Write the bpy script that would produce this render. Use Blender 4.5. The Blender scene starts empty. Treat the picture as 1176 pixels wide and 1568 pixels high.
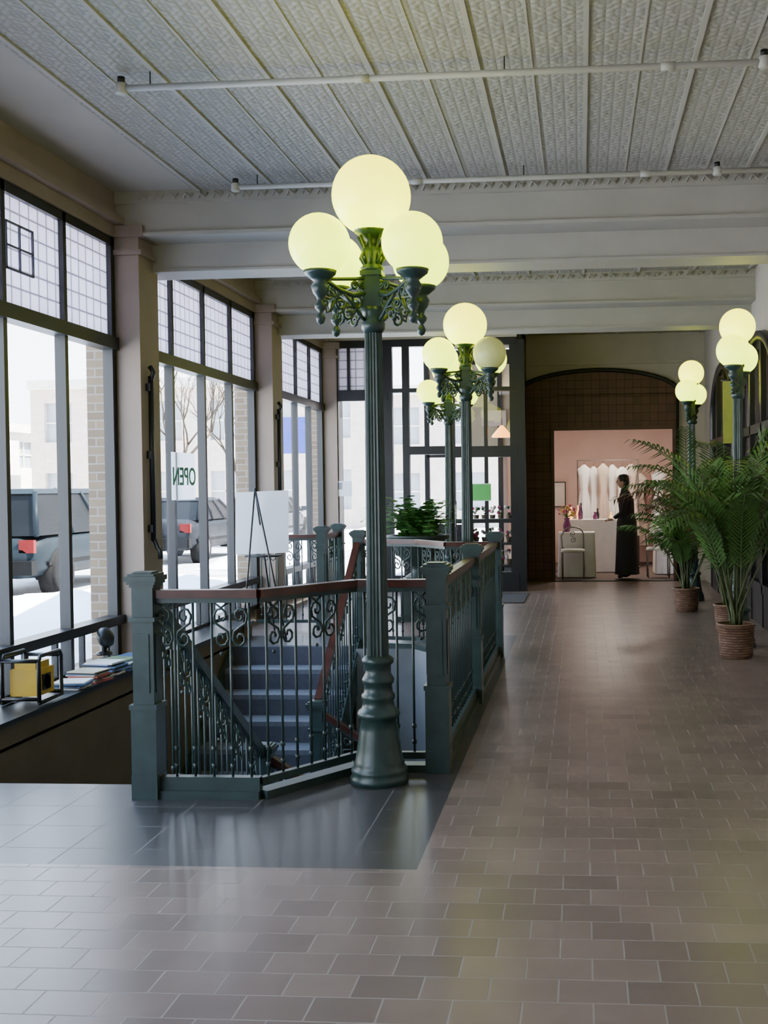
import bpy, math, random, bmesh
from mathutils import Vector, Matrix
random.seed(7)
R=random.random
def U(a,b): return a+(b-a)*R()
COL=bpy.context.scene.collection

# ------------------------------------------------------------------ mesh builder
class MB:
    def __init__(s): s.v=[];s.f=[];s.m=[];s.s=[]
    def add(s,vs,fs,m=0,sm=False):
        o=len(s.v); s.v+=[tuple(v) for v in vs]
        for f in fs: s.f.append([i+o for i in f]); s.m.append(m); s.s.append(sm)
    def box(s,x0,x1,y0,y1,z0,z1,m=0,M=None):
        vs=[Vector(p) for p in [(x0,y0,z0),(x1,y0,z0),(x1,y1,z0),(x0,y1,z0),(x0,y0,z1),(x1,y0,z1),(x1,y1,z1),(x0,y1,z1)]]
        if M: vs=[M@v for v in vs]
        s.add(vs,[(0,3,2,1),(4,5,6,7),(0,1,5,4),(1,2,6,5),(2,3,7,6),(3,0,4,7)],m)
    def lathe(s,prof,seg=24,m=0,M=None,sm=True,flute=0.0,sx=1,sy=1):
        vs=[]
        for r,z in prof:
            for k in range(seg):
                a=2*math.pi*k/seg
                rr=r*(1-(flute if k%2 else 0))
                v=Vector((rr*math.cos(a)*sx,rr*math.sin(a)*sy,z))
                vs.append(M@v if M else v)
        fs=[]
        for i in range(len(prof)-1):
            for k in range(seg):
                k2=(k+1)%seg
                fs.append((i*seg+k,i*seg+k2,(i+1)*seg+k2,(i+1)*seg+k))
        fs.append(tuple(range(seg-1,-1,-1)))
        n=(len(prof)-1)*seg
        fs.append(tuple(n+k for k in range(seg)))
        s.add(vs,fs,m,sm)
    def tube(s,pts,r=0.01,seg=6,m=0,r2=None,sm=True):
        pts=[Vector(p) for p in pts]; n=len(pts); vs=[]
        prev=None
        for i,p in enumerate(pts):
            t=(pts[min(i+1,n-1)]-pts[max(i-1,0)])
            if t.length<1e-9: t=Vector((0,0,1))
            t.normalize()
            if prev is None:
                a=Vector((0,0,1)) if abs(t.z)<0.9 else Vector((1,0,0))
                e=t.cross(a).normalized()
            else:
                e=(prev-t*prev.dot(t))
                if e.length<1e-6: e=t.orthogonal()
                e.normalize()
            prev=e; b=t.cross(e)
            rr=r if r2 is None else r+(r2-r)*i/(n-1)
            for k in range(seg):
                a=2*math.pi*k/seg+math.pi/seg
                vs.append(p+e*rr*math.cos(a)+b*rr*math.sin(a))
        fs=[]
        for i in range(n-1):
            for k in range(seg):
                k2=(k+1)%seg
                fs.append((i*seg+k,i*seg+k2,(i+1)*seg+k2,(i+1)*seg+k))
        fs.append(tuple(range(seg-1,-1,-1))); fs.append(tuple((n-1)*seg+k for k in range(seg)))
        s.add(vs,fs,m,sm)
    def bar(s,p0,p1,w,h,m=0):
        p0=Vector(p0);p1=Vector(p1);t=(p1-p0).normalized()
        sd=t.cross(Vector((0,0,1)))
        if sd.length<1e-4: sd=Vector((1,0,0))
        sd.normalize(); up=sd.cross(t)
        vs=[]
        for p in (p0,p1):
            for a,b in ((-1,-1),(1,-1),(1,1),(-1,1)): vs.append(p+sd*a*w/2+up*b*h/2)
        s.add(vs,[(0,1,2,3),(7,6,5,4),(0,4,5,1),(1,5,6,2),(2,6,7,3),(3,7,4,0)],m)
    def sphere(s,c,r,m=0,nu=24,nv=14,sx=1,sy=1,sz=1):
        prof=[(max(1e-4,r*math.sin(math.pi*i/nv)),-r*math.cos(math.pi*i/nv)*sz) for i in range(nv+1)]
        s.lathe(prof,nu,m,Matrix.Translation(Vector(c)),True,0,sx,sy)
    def build(s,name,mats,parent=None,loc=None,recalc=True):
        me=bpy.data.meshes.new(name); me.from_pydata(s.v,[],s.f)
        for mt in mats: me.materials.append(mt)
        for i,p in enumerate(me.polygons): p.material_index=s.m[i]; p.use_smooth=s.s[i]
        if recalc:
            bm=bmesh.new(); bm.from_mesh(me); bmesh.ops.recalc_face_normals(bm,faces=bm.faces); bm.to_mesh(me); bm.free()
        ob=bpy.data.objects.new(name,me); COL.objects.link(ob)
        if parent: ob.parent=parent
        if loc: ob.location=loc
        return ob
def empty(name,loc=(0,0,0)):
    e=bpy.data.objects.new(name,None); e.location=loc; COL.objects.link(e); return e

# ------------------------------------------------------------------ materials
def newmat(name):
    m=bpy.data.materials.new(name); m.use_nodes=True
    nt=m.node_tree; return m,nt,nt.nodes,nt.links,nt.nodes['Principled BSDF']
def mat(name,c,rough=0.5,metal=0.0,var=0.12,scale=6,bump=0.0,c2=None,spec=None,emis=None,es=0,detail=4):
    m,nt,N,L,P=newmat(name)
    tc=N.new('ShaderNodeTexCoord'); nz=N.new('ShaderNodeTexNoise'); nz.inputs['Scale'].default_value=scale; nz.inputs['Detail'].default_value=detail
    L.new(tc.outputs['Object'],nz.inputs['Vector'])
    rp=N.new('ShaderNodeValToRGB'); rp.color_ramp.elements[0].position=.3; rp.color_ramp.elements[1].position=.7
    d=c2 if c2 else tuple(x*(1-var*2) for x in c)
    rp.color_ramp.elements[0].color=(*d,1); rp.color_ramp.elements[1].color=(*c,1)
    L.new(nz.outputs['Fac'],rp.inputs['Fac']); L.new(rp.outputs['Color'],P.inputs['Base Color'])
    P.inputs['Roughness'].default_value=rough; P.inputs['Metallic'].default_value=metal
    if spec is not None: P.inputs['Specular IOR Level'].default_value=spec
    if bump:
        b=N.new('ShaderNodeBump'); b.inputs['Strength'].default_value=bump; b.inputs['Distance'].default_value=.01
        L.new(nz.outputs['Fac'],b.inputs['Height']); L.new(b.outputs['Normal'],P.inputs['Normal'])
    if emis: P.inputs['Emission Color'].default_value=(*emis,1); P.inputs['Emission Strength'].default_value=es
    return m
def brickmat(name,c1,c2,mortar,bw,rh,ms,rough,axes='XY',offset=0.5,bump=0.3,bias=0,noisev=0.25,phase=(0,0),spec=None):
    m,nt,N,L,P=newmat(name)
    tc=N.new('ShaderNodeTexCoord'); sp=N.new('ShaderNodeSeparateXYZ'); L.new(tc.outputs['Object'],sp.inputs[0])
    cb=N.new('ShaderNodeCombineXYZ')
    if axes=='XY': a,b=sp.outputs[0],sp.outputs[1]
    elif axes=='YZ': a,b=sp.outputs[1],sp.outputs[2]
    elif axes=='XZ': a,b=sp.outputs[0],sp.outputs[2]
    else:
        ad=N.new('ShaderNodeMath'); ad.operation='ADD'; L.new(sp.outputs[0],ad.inputs[0]); L.new(sp.outputs[1],ad.inputs[1]); a,b=ad.outputs[0],sp.outputs[2]
    o1=N.new('ShaderNodeMath'); o1.operation='ADD'; o1.inputs[1].default_value=50+phase[0]; L.new(a,o1.inputs[0])
    o2=N.new('ShaderNodeMath'); o2.operation='ADD'; o2.inputs[1].default_value=50+phase[1]; L.new(b,o2.inputs[0])
    L.new(o1.outputs[0],cb.inputs[0]); L.new(o2.outputs[0],cb.inputs[1])
    br=N.new('ShaderNodeTexBrick'); L.new(cb.outputs[0],br.inputs['Vector'])
    br.offset=offset; br.inputs['Scale'].default_value=1; br.inputs['Brick Width'].default_value=bw; br.inputs['Row Height'].default_value=rh
    br.inputs['Mortar Size'].default_value=ms; br.inputs['Mortar Smooth'].default_value=.3; br.inputs['Bias'].default_value=bias
    br.inputs['Color1'].default_value=(*c1,1); br.inputs['Color2'].default_value=(*c2,1); br.inputs['Mortar'].default_value=(*mortar,1)
    nz=N.new('ShaderNodeTexNoise'); nz.inputs['Scale'].default_value=3; nz.inputs['Detail'].default_value=6; L.new(tc.outputs['Object'],nz.inputs['Vector'])
    mr=N.new('ShaderNodeMapRange'); mr.inputs['To Min'].default_value=1-noisev; mr.inputs['To Max'].default_value=1+noisev; L.new(nz.outputs['Fac'],mr.inputs['Value'])
    mx=N.new('ShaderNodeMix'); mx.data_type='RGBA'; mx.blend_type='MULTIPLY'; mx.inputs[0].default_value=1
    L.new(br.outputs['Color'],mx.inputs[6]); L.new(mr.outputs[0],mx.inputs[7]); L.new(mx.outputs[2],P.inputs['Base Color'])
    mr2=N.new('ShaderNodeMapRange'); mr2.inputs['To Min'].default_value=rough; mr2.inputs['To Max'].default_value=min(1,rough+.3); L.new(br.outputs['Fac'],mr2.inputs['Value']); L.new(mr2.outputs[0],P.inputs['Roughness'])
    if spec is not None: P.inputs['Specular IOR Level'].default_value=spec
    if bump:
        bp=N.new('ShaderNodeBump'); bp.inputs['Strength'].default_value=bump; bp.inputs['Distance'].default_value=.004; bp.invert=True
        L.new(br.outputs['Fac'],bp.inputs['Height']); L.new(bp.outputs['Normal'],P.inputs['Normal'])
    return m

M_green=mat('painted_iron_green',(.034,.062,.060),.36,0,.15,12,.05)
M_green2=mat('lamp_iron_green',(.024,.054,.049),.33,0,.2,15,.08)
M_wood=mat('handrail_wood',(.085,.026,.018),.28,0,.25,9)
M_black=mat('black_frame',(.010,.011,.013),.4,0,.1,10)
M_wall=mat('plaster_wall',(.44,.39,.32),.7,0,.05,3,.1)
M_colm=mat('column_paint',(.27,.205,.16),.6,0,.06,4,.1)
M_brown=mat('stair_wall_brown',(.12,.085,.05),.7,0,.1,4,.1)
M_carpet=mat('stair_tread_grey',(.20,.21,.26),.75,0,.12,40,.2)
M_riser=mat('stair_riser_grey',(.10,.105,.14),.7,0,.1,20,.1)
M_greywall=mat('stairwell_grey',(.26,.28,.31),.7,0,.08,4)
M_snow=mat('snow',(.85,.88,.95),.8,0,.03,5,.3)
M_asphalt=mat('asphalt',(.48,.49,.51),.8,0,.15,3,.2)
M_white=mat('white_cloth',(.82,.80,.77),.8,0,.04,8,.1)
M_paper=mat('paper_white',(.90,.91,.95),.7,0,.02,8)
M_pink=mat('pink_wall',(.58,.39,.32),.8,0,.05,3)
M_dark=mat('dark_cloth',(.008,.008,.010),.8,0,.1,20)
M_skin=mat('skin',(.55,.32,.23),.5,0,.06,10)
M_hair=mat('hair',(.012,.01,.009),.4,0,.2,40)
M_leaf=mat('palm_leaf',(.058,.145,.024),.42,0,.3,4,c2=(.022,.068,.014))
M_leafr=mat('palm_leaf_dry',(.16,.07,.04),.5,0,.3,6)
M_leaf2=mat('fern_leaf',(.05,.19,.028),.5,0,.3,6)
M_stem=mat('palm_stem',(.09,.12,.04),.5,0,.3,14)
M_soil=mat('soil',(.03,.02,.015),.9,0,.3,30,.5)
M_pipe=mat('pipe_cream',(.50,.48,.42),.45,0,.05,10)
M_metal=mat('dull_metal',(.25,.24,.22),.4,.8,.1,10)
M_urn=mat('urn_iron',(.03,.05,.045),.5,0,.2,10,.1)
M_mat=mat('door_mat',(.03,.03,.035),.9,0,.2,60,.3)
M_floor=brickmat('quarry_tile',(.248,.182,.158),(.175,.128,.112),(.300,.258,.235),.205,.152,.0032,.285,'XY',.5,.2,spec=.5)
M_slate=brickmat('slate_tile',(.060,.056,.060),(.049,.046,.050),(.15,.145,.145),.305,.305,.0034,.32,'XY',0,0,phase=(.05,.40),spec=.5,noisev=.12)
M_brick=brickmat('tan_brick',(.22,.16,.10),(.16,.115,.075),(.27,.24,.21),.2,.07,.008,.8,'DZ')
M_redtile=brickmat('dark_red_tile',(.095,.033,.024),(.068,.025,.019),(.036,.017,.012),.13,.13,.005,.45,'XZ',0)
M_stone=brickmat('pale_stone',(.78,.74,.66),(.70,.66,.58),(.6,.57,.5),.9,.4,.01,.9,'DZ')
M_redbrick=brickmat('red_brick',(.60,.50,.43),(.54,.44,.38),(.55,.5,.45),.3,.1,.01,.9,'DZ')
def backlit():
    m,nt,N,L,P=newmat('backlit_paper')
    N.remove(P); out=N['Material Output']
    tc=N.new('ShaderNodeTexCoord'); nz=N.new('ShaderNodeTexNoise'); nz.inputs['Scale'].default_value=5; L.new(tc.outputs['Object'],nz.inputs['Vector'])
    rp=N.new('ShaderNodeValToRGB'); rp.color_ramp.elements[0].color=(.86,.87,.93,1); rp.color_ramp.elements[1].color=(.92,.93,.98,1); L.new(nz.outputs['Fac'],rp.inputs['Fac'])
    t=N.new('ShaderNodeBsdfTranslucent'); d=N.new('ShaderNodeBsdfDiffuse'); L.new(rp.outputs['Color'],t.inputs[0]); L.new(rp.outputs['Color'],d.inputs[0])
    mx=N.new('ShaderNodeMixShader'); mx.inputs[0].default_value=.5
    L.new(t.outputs[0],mx.inputs[1]); L.new(d.outputs[0],mx.inputs[2]); L.new(mx.outputs[0],out.inputs[0]); return m
M_backlit=backlit()

def wicker():
    m,nt,N,L,P=newmat('wicker')
    tc=N.new('ShaderNodeTexCoord'); sp=N.new('ShaderNodeSeparateXYZ'); L.new(tc.outputs['Object'],sp.inputs[0])
    at=N.new('ShaderNodeMath'); at.operation='ARCTAN2'; L.new(sp.outputs[1],at.inputs[0]); L.new(sp.outputs[0],at.inputs[1])
    cb=N.new('ShaderNodeCombineXYZ'); L.new(at.outputs[0],cb.inputs[0]); L.new(sp.outputs[2],cb.inputs[1])
    br=N.new('ShaderNodeTexBrick'); L.new(cb.outputs[0],br.inputs['Vector']); br.inputs['Scale'].default_value=1
    br.inputs['Brick Width'].default_value=.26; br.inputs['Row Height'].default_value=.022; br.inputs['Mortar Size'].default_value=.003
    br.inputs['Color1'].default_value=(.26,.15,.09,1); br.inputs['Color2'].default_value=(.14,.07,.045,1); br.inputs['Mortar'].default_value=(.03,.015,.01,1)
    L.new(br.outputs['Color'],P.inputs['Base Color']); P.inputs['Roughness'].default_value=.6
    bp=N.new('ShaderNodeBump'); bp.invert=True; bp.inputs['Strength'].default_value=.8; bp.inputs['Distance'].default_value=.01
    L.new(br.outputs['Fac'],bp.inputs['Height']); L.new(bp.outputs['Normal'],P.inputs['Normal'])
    return m
M_wicker=wicker()

def tin():
    m,nt,N,L,P=newmat('pressed_tin')
    tc=N.new('ShaderNodeTexCoord'); sp=N.new('ShaderNodeSeparateXYZ'); L.new(tc.outputs['Object'],sp.inputs[0])
    def sn(o,k):
        a=N.new('ShaderNodeMath'); a.operation='MULTIPLY'; a.inputs[1].default_value=k; L.new(o,a.inputs[0])
        b=N.new('ShaderNodeMath'); b.operation='SINE'; L.new(a.outputs[0],b.inputs[0]); return b.outputs[0]
    k=2*math.pi/.15
    def mul(a,b,op='MULTIPLY'):
        q=N.new('ShaderNodeMath'); q.operation=op; L.new(a,q.inputs[0]); L.new(b,q.inputs[1]); return q.outputs[0]
    p1=mul(sn(sp.outputs[0],k),sn(sp.outputs[1],k)); p2=mul(sn(sp.outputs[0],k*2),sn(sp.outputs[1],k*1.5))
    s=mul(p1,p2,'ADD')
    ab=N.new('ShaderNodeMath'); ab.operation='ABSOLUTE'; L.new(s,ab.inputs[0])
    bp=N.new('ShaderNodeBump'); bp.inputs['Strength'].default_value=.55; bp.inputs['Distance'].default_value=.008
    L.new(ab.outputs[0],bp.inputs['Height']); L.new(bp.outputs['Normal'],P.inputs['Normal'])
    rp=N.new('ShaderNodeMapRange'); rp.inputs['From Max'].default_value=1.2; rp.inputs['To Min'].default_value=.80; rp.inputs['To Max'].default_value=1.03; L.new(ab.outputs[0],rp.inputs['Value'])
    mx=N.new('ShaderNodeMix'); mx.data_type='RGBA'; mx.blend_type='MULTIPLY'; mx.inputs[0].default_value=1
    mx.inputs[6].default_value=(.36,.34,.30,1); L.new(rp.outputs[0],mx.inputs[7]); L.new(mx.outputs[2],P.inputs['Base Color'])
    P.inputs['Roughness'].default_value=.5
    return m
M_tin=tin()
M_ceil=mat('ceiling_paint',(.41,.385,.335),.55,0,.04,3,.05)

def glass():
    m,nt,N,L,P=newmat('window_glass')
    N.remove(P); out=N['Material Output']
    t=N.new('ShaderNodeBsdfTransparent'); t.inputs[0].default_value=(.97,.98,.98,1)
    g=N.new('ShaderNodeBsdfGlossy'); g.inputs['Roughness'].default_value=.02
    mx=N.new('ShaderNodeMixShader'); mx.inputs[0].default_value=.05
    L.new(t.outputs[0],mx.inputs[1]); L.new(g.outputs[0],mx.inputs[2]); L.new(mx.outputs[0],out.inputs[0]); return m
M_glass=glass()
def frosted():
    m,nt,N,L,P=newmat('prism_glass')
    N.remove(P); out=N['Material Output']
    tc=N.new('ShaderNodeTexCoord'); sp=N.new('ShaderNodeSeparateXYZ'); L.new(tc.outputs['Object'],sp.inputs[0])
    ad=N.new('ShaderNodeMath'); ad.operation='ADD'; L.new(sp.outputs[0],ad.inputs[0]); L.new(sp.outputs[1],ad.inputs[1])
    a2=N.new('ShaderNodeMath'); a2.operation='ADD'; a2.inputs[1].default_value=30; L.new(ad.outputs[0],a2.inputs[0])
    cb=N.new('ShaderNodeCombineXYZ'); L.new(a2.outputs[0],cb.inputs[0]); L.new(sp.outputs[2],cb.inputs[1])
    br=N.new('ShaderNodeTexBrick'); br.offset=0; L.new(cb.outputs[0],br.inputs['Vector']); br.inputs['Scale'].default_value=1
    br.inputs['Brick Width'].default_value=.125; br.inputs['Row Height'].default_value=.125; br.inputs['Mortar Size'].default_value=.007
    br.inputs['Color1'].default_value=(.76,.74,.80,1); br.inputs['Color2'].default_value=(.70,.68,.74,1); br.inputs['Mortar'].default_value=(.30,.28,.32,1)
    t=N.new('ShaderNodeBsdfTranslucent'); d=N.new('ShaderNodeBsdfDiffuse')
    L.new(br.outputs['Color'],t.inputs[0]); L.new(br.outputs['Color'],d.inputs[0])
    mx=N.new('ShaderNodeMixShader'); mx.inputs[0].default_value=.3
    L.new(t.outputs[0],mx.inputs[1]); L.new(d.outputs[0],mx.inputs[2]); L.new(mx.outputs[0],out.inputs[0]); return m
M_frost=frosted()
def globe(name,c1,c2,s):
    m,nt,N,L,P=newmat(name)
    tc=N.new('ShaderNodeTexCoord'); sp=N.new('ShaderNodeSeparateXYZ'); L.new(tc.outputs['Object'],sp.inputs[0])
    rp=N.new('ShaderNodeMapRange'); rp.inputs['From Min'].default_value=2.5; rp.inputs['From Max'].default_value=3.1; L.new(sp.outputs[2],rp.inputs['Value'])
    mx=N.new('ShaderNodeMix'); mx.data_type='RGBA'; L.new(rp.outputs[0],mx.inputs[0]); mx.inputs[6].default_value=(*c1,1); mx.inputs[7].default_value=(*c2,1)
    P.inputs['Base Color'].default_value=(.7,.75,.3,1); P.inputs['Roughness'].default_value=.25
    L.new(mx.outputs[2],P.inputs['Emission Color']); P.inputs['Emission Strength'].default_value=s
    return m
M_globe=globe('lit_opal_globe',(.72,1.0,.0),(1.0,.90,.0),4.4)
M_globe_off=globe('dim_opal_globe',(.62,.62,.18),(.62,.60,.18),.18)

# ------------------------------------------------------------------ street lamp
def spiral_S(h,n=12,turn=1.35):
    pts=[]
    for i in range(n+1):
        t=i/n; r=h*(.22+.78*t); a=-math.pi/2-(1-t)*turn*2*math.pi
        pts.append((r*math.cos(a),h+r*math.sin(a)))
    return pts+[(-x,-y) for x,y in reversed(pts[:-1])]
def lamp_mesh(arms,top_r=.200,off=()):
    b=MB()
    base=[(.0001,0),(.148,0),(.15,.03),(.138,.042),(.144,.06),(.142,.075),(.128,.088),(.131,.10),(.122,.115),(.112,.18),(.098,.27),(.090,.325),(.106,.335),(.11,.352),(.104,.368),(.086,.38),(.078,.42),(.086,.43),(.086,.45),(.074,.46),(.07,.50),(.08,.51),(.083,.53),(.074,.545),(.066,.56),(.066,.60),(.08,.612),(.082,.632),(.062,.65)]
    b.lathe(base,32,0)
    b.lathe([(.057,.65),(.045,2.30)],36,0,None,False,.13)
    dz=-.03
    def Lz(pr): return [(r,z+dz) for r,z in pr]
    b.lathe(Lz([(.045,2.32),(.060,2.345),(.062,2.37),(.05,2.385),(.055,2.42),(.066,2.45)]),20,0)
    b.box(-.045,.045,-.045,.045,2.41,2.61,0)
    for z in (2.43,2.59): b.box(-.055,.055,-.055,.055,z-.012,z+.012,0)
    b.lathe(Lz([(.05,2.63),(.062,2.65),(.04,2.67),(.05,2.71),(.056,2.74),(.034,2.76),(.03,2.785),(.055,2.81),(.088,2.83),(.095,2.845),(.09,2.86),(.0001,2.86)]),20,0)
    for k in range(8):
        a=k*math.pi/4
        b.tube([(.035*math.cos(a),.035*math.sin(a),2.63),(.062*math.cos(a),.062*math.sin(a),2.67),(.04*math.cos(a),.04*math.sin(a),2.72),(.07*math.cos(a),.07*math.sin(a),2.78)],.008,5,0)
    b.sphere((0,0,2.80+top_r*.93),top_r,1 if 'top' not in off else 2,32,20)
    for j,ang in enumerate(arms):
        ca,sa=math.cos(ang),math.sin(ang)
        def P(r,z): return (r*ca,r*sa,z+dz)
        rr=.32
        M=Matrix.Translation((rr*ca,rr*sa,dz))
        b.lathe([(.0001,2.335),(.016,2.345),(.024,2.365),(.016,2.385),(.009,2.395),(.026,2.415),(.03,2.43),(.015,2.45),(.02,2.47),(.036,2.49),(.046,2.52),(.032,2.545),(.05,2.56),(.076,2.58),(.082,2.598),(.0001,2.60)],16,0,M)
        b.tube([P(.04,2.52),P(.12,2.50),P(.2,2.515),P(.27,2.55),P(.32,2.53)],.013,6,0)
        b.tube([P(.04,2.60),P(.10,2.585),P(.18,2.575),P(.26,2.565),P(.32,2.52)],.009,6,0)
        b.tube([P(.045,2.38),P(.075,2.40),P(.13,2.46),P(.18,2.50)],.011,6,0)
        for (cr,cz,h,rot) in ((.13,2.44,.042,.6),(.22,2.475,.032,-.7),(.28,2.47,.026,.5),(.09,2.555,.024,1.3)):
            pts=[]
            for x,y in spiral_S(h):
                X=x*math.cos(rot)-y*math.sin(rot); Y=x*math.sin(rot)+y*math.cos(rot)
                pts.append(P(cr+X,cz+Y))
            b.tube(pts,.0075,5,0)
        for q in range(3):
            r0=.1+.07*q
            b.tube([P(r0,2.46),P(r0+.02,2.41),P(r0+.045,2.40),P(r0+.05,2.425)],.011,5,0,.003)
        b.sphere((rr*ca,rr*sa,2.585+dz+.142),.15,2 if j in off else 1,28,18)
    return b
D=[math.radians(a) for a in (228,318,48,138)]
lm=lamp_mesh(D).build('street_lamp',[M_green2,M_globe,M_globe_off],loc=(-1.045,5.60,0))
l2=lamp_mesh(D,off=(1,)).build('street_lamp',[M_green2,M_globe,M_globe_off],loc=(-1.04,10.12,0))
l3=bpy.data.objects.new('street_lamp',lm.data); COL.objects.link(l3); l3.location=(-1.66,13.95,0)
lr=lamp_mesh([math.radians(a) for a in (255,75)],.165).build('street_lamp',[M_green2,M_globe,M_globe_off],loc=(1.45,10.4,0))
lr2=bpy.data.objects.new('street_lamp',lr.data); COL.objects.link(lr2); lr2.location=(1.44,14.6,0)

# ------------------------------------------------------------------ floor with stair opening
XW=-3.75
hole=[(-3.4,5.5),(-2.13,5.5),(-2.13,5.35),(-1.58,5.35),(-1.22,5.87),(-.80,5.87),(-.80,9.75),(-1.22,9.75),(-1.58,10.27),(-2.13,10.27),(-2.13,10.5),(-3.4,10.5)]
def filled(outer,hole,z):
    bm=bmesh.new()
    for lp in (outer,hole):
        vs=[bm.verts.new((x,y,z)) for x,y in lp]
        for i in range(len(vs)): bm.edges.new((vs[i],vs[(i+1)%len(vs)]))
    bmesh.ops.triangle_fill(bm,use_beauty=True,edges=bm.edges[:])
    bm.verts.index_update(); vs=[v.co.copy() for v in bm.verts]; fs=[[v.index for v in f.verts] for f in bm.faces]
    bm.free(); return vs,fs
fb=MB()
vs,fs=filled([(XW,4.30),(-.66,4.30),(-.66,11.2),(XW,11.2)],hole,0)
fb.add(vs,fs,1)
def quad(b,x0,x1,y0,y1,z,m): b.add([(x0,y0,z),(x1,y0,z),(x1,y1,z),(x0,y1,z)],[(0,1,2,3)],m)
quad(fb,-.66,2.05,-3.1,17.65,0,0)
quad(fb,XW-.1,-.66,-3.1,4.30,0,0)
quad(fb,XW,-.66,11.2,17.65,0,0)
floor=fb.build('floor',[M_floor,M_slate],recalc=False)
bm=bmesh.new(); bm.from_mesh(floor.data)
bm.normal_update()
for f in bm.faces:
    if f.normal.z<0: f.normal_flip()
bm.to_mesh(floor.data); bm.free()

# stairwell shell + flights
sb=MB()
n=len(hole)
for i in range(n):
    a=hole[i]; c=hole[(i+1)%n]
    m=1 if (a[0]==-3.4 and c[0]==-3.4) else 0
    sb.add([(a[0],a[1],-2.9),(c[0],c[1],-2.9),(c[0],c[1],0),(a[0],a[1],0)],[(0,1,2,3)],m)
sb.box(-3.4,-.7,5.3,10.6,-3.0,-2.9,2)
sb.build('wall_stairwell',[M_greywall,M_brown,M_carpet],recalc=False)
st=MB(); rs=1.3/7; tr=.28
for i in range(1,7):
    z=-i*rs
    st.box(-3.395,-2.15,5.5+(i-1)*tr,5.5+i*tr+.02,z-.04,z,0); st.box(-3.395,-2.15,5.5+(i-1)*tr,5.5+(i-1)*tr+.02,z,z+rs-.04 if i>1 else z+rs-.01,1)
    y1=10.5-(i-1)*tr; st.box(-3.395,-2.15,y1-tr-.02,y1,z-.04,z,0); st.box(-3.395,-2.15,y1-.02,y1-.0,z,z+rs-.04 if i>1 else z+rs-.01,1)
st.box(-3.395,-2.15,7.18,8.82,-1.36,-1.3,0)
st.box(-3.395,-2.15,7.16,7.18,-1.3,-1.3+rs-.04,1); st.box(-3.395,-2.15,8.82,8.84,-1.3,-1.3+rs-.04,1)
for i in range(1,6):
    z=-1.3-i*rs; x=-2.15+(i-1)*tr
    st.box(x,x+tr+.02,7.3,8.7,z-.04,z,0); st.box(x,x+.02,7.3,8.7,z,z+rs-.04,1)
for xs in (-3.38,-2.13):
    st.bar((xs,5.52,-.12),(xs,7.3,-1.32),.03,.26,2); st.bar((xs,10.48,-.12),(xs,8.7,-1.32),.03,.26,2)
st.box(-3.39,-2.15,5.52,7.16,-2.88,-1.4,3)
st.build('staircase',[M_carpet,M_riser,M_green,M_greywall])

# ------------------------------------------------------------------ railings
def newel(b,x,y,zb=0,h=1.11,w=.105):
    a=w/2
    b.box(x-a,x+a,y-a,y+a,zb,zb+h-.06,0)
    b.box(x-a-.012,x+a+.012,y-a-.012,y+a+.012,zb,zb+.12,0)
    b.box(x-a-.01,x+a+.01,y-a-.01,y+a+.01,zb+.12,zb+.44,0)
    b.box(x-a-.016,x+a+.016,y-a-.016,y+a+.016,zb+.44,zb+.465,0)
    b.box(x-a-.014,x+a+.014,y-a-.014,y+a+.014,zb+h-.24,zb+h-.22,0)
    for k,(e,z0,z1) in enumerate(((.008,h-.075,h-.06),(.018,h-.06,h-.045),(.026,h-.045,h-.02),(.014,h-.02,h-.008),(-.005,h-.008,h))):
        b.box(x-a-e,x+a+e,y-a-e,y+a+e,zb+z0,zb+z1,0)
    for sx,sy in ((1,0),(-1,0),(0,1),(0,-1)):
        if sx: b.box(x+sx*a-.005,x+sx*a+.005,y-a*.6,y+a*.6,zb+.52,zb+h-.3,0)
        else: b.box(x-a*.6,x+a*.6,y+sy*a-.005,y+sy*a+.005,zb+.52,zb+h-.3,0)
def rail(b,p0,p1,z0=0,z1=0,H=1.0,wood=True,space=.095,kick=False):
    p0=Vector((p0[0],p0[1],0));p1=Vector((p1[0],p1[1],0));L=(p1-p0).length;d=(p1-p0)/L
    def Q(s,z): 
        return p0+d*s+Vector((0,0,z0+(z1-z0)*s/L+z))
    if wood: 
        b.bar(Q(0,H),Q(L,H),.062,.04,1); b.bar(Q(0,H-.032),Q(L,H-.032),.035,.025,0)
    else:
        b.bar(Q(0,H-.01),Q(L,H-.01),.05,.06,0)
    b.bar(Q(0,.085),Q(L,.085),.035,.035,0)
    if kick: b.bar(Q(0,.05),Q(L,.05),.05,.11,0)
    n=max(2,round(L/space)); 
    for i in range(n):
        s=(i+.5)*L/n
        b.tube([Q(s,.09),Q(s,H-.03)],.0068,6,0)
        b.tube([Q(s,.145),Q(s,.155),Q(s,.165)],.012,6,0)
        b.tube([Q(s,.23),Q(s,.24),Q(s,.25)],.012,6,0)
        if i%3==0 and (s+L/n)<L-.03:
            s2=s+.5*L/n
            pts=[Q(s2+x*.8,H-.165+y) for x,y in spiral_S(.054,10,1.3)]
            b.tube(pts,.0068,5,0)
            b.tube([Q(s2-.035,H-.045),Q(s2,H-.07),Q(s2+.035,H-.045)],.006,5,0)
            b.sphere(Q(s2,H-.295),.010,0,8,6)
        elif i%3==1 and (s+L/n)<L-.03:
            s2=s+.5*L/n
            pts=[Q(s2-x*.8,H-.165+y) for x,y in spiral_S(.054,10,1.3)]
            b.tube(pts,.0068,5,0)
def stringer_pad(b,p0,p1): 
    b.bar((p0[0],p0[1],.02),(p1[0],p1[1],.02),.09,.04,0)
g=MB()
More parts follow.
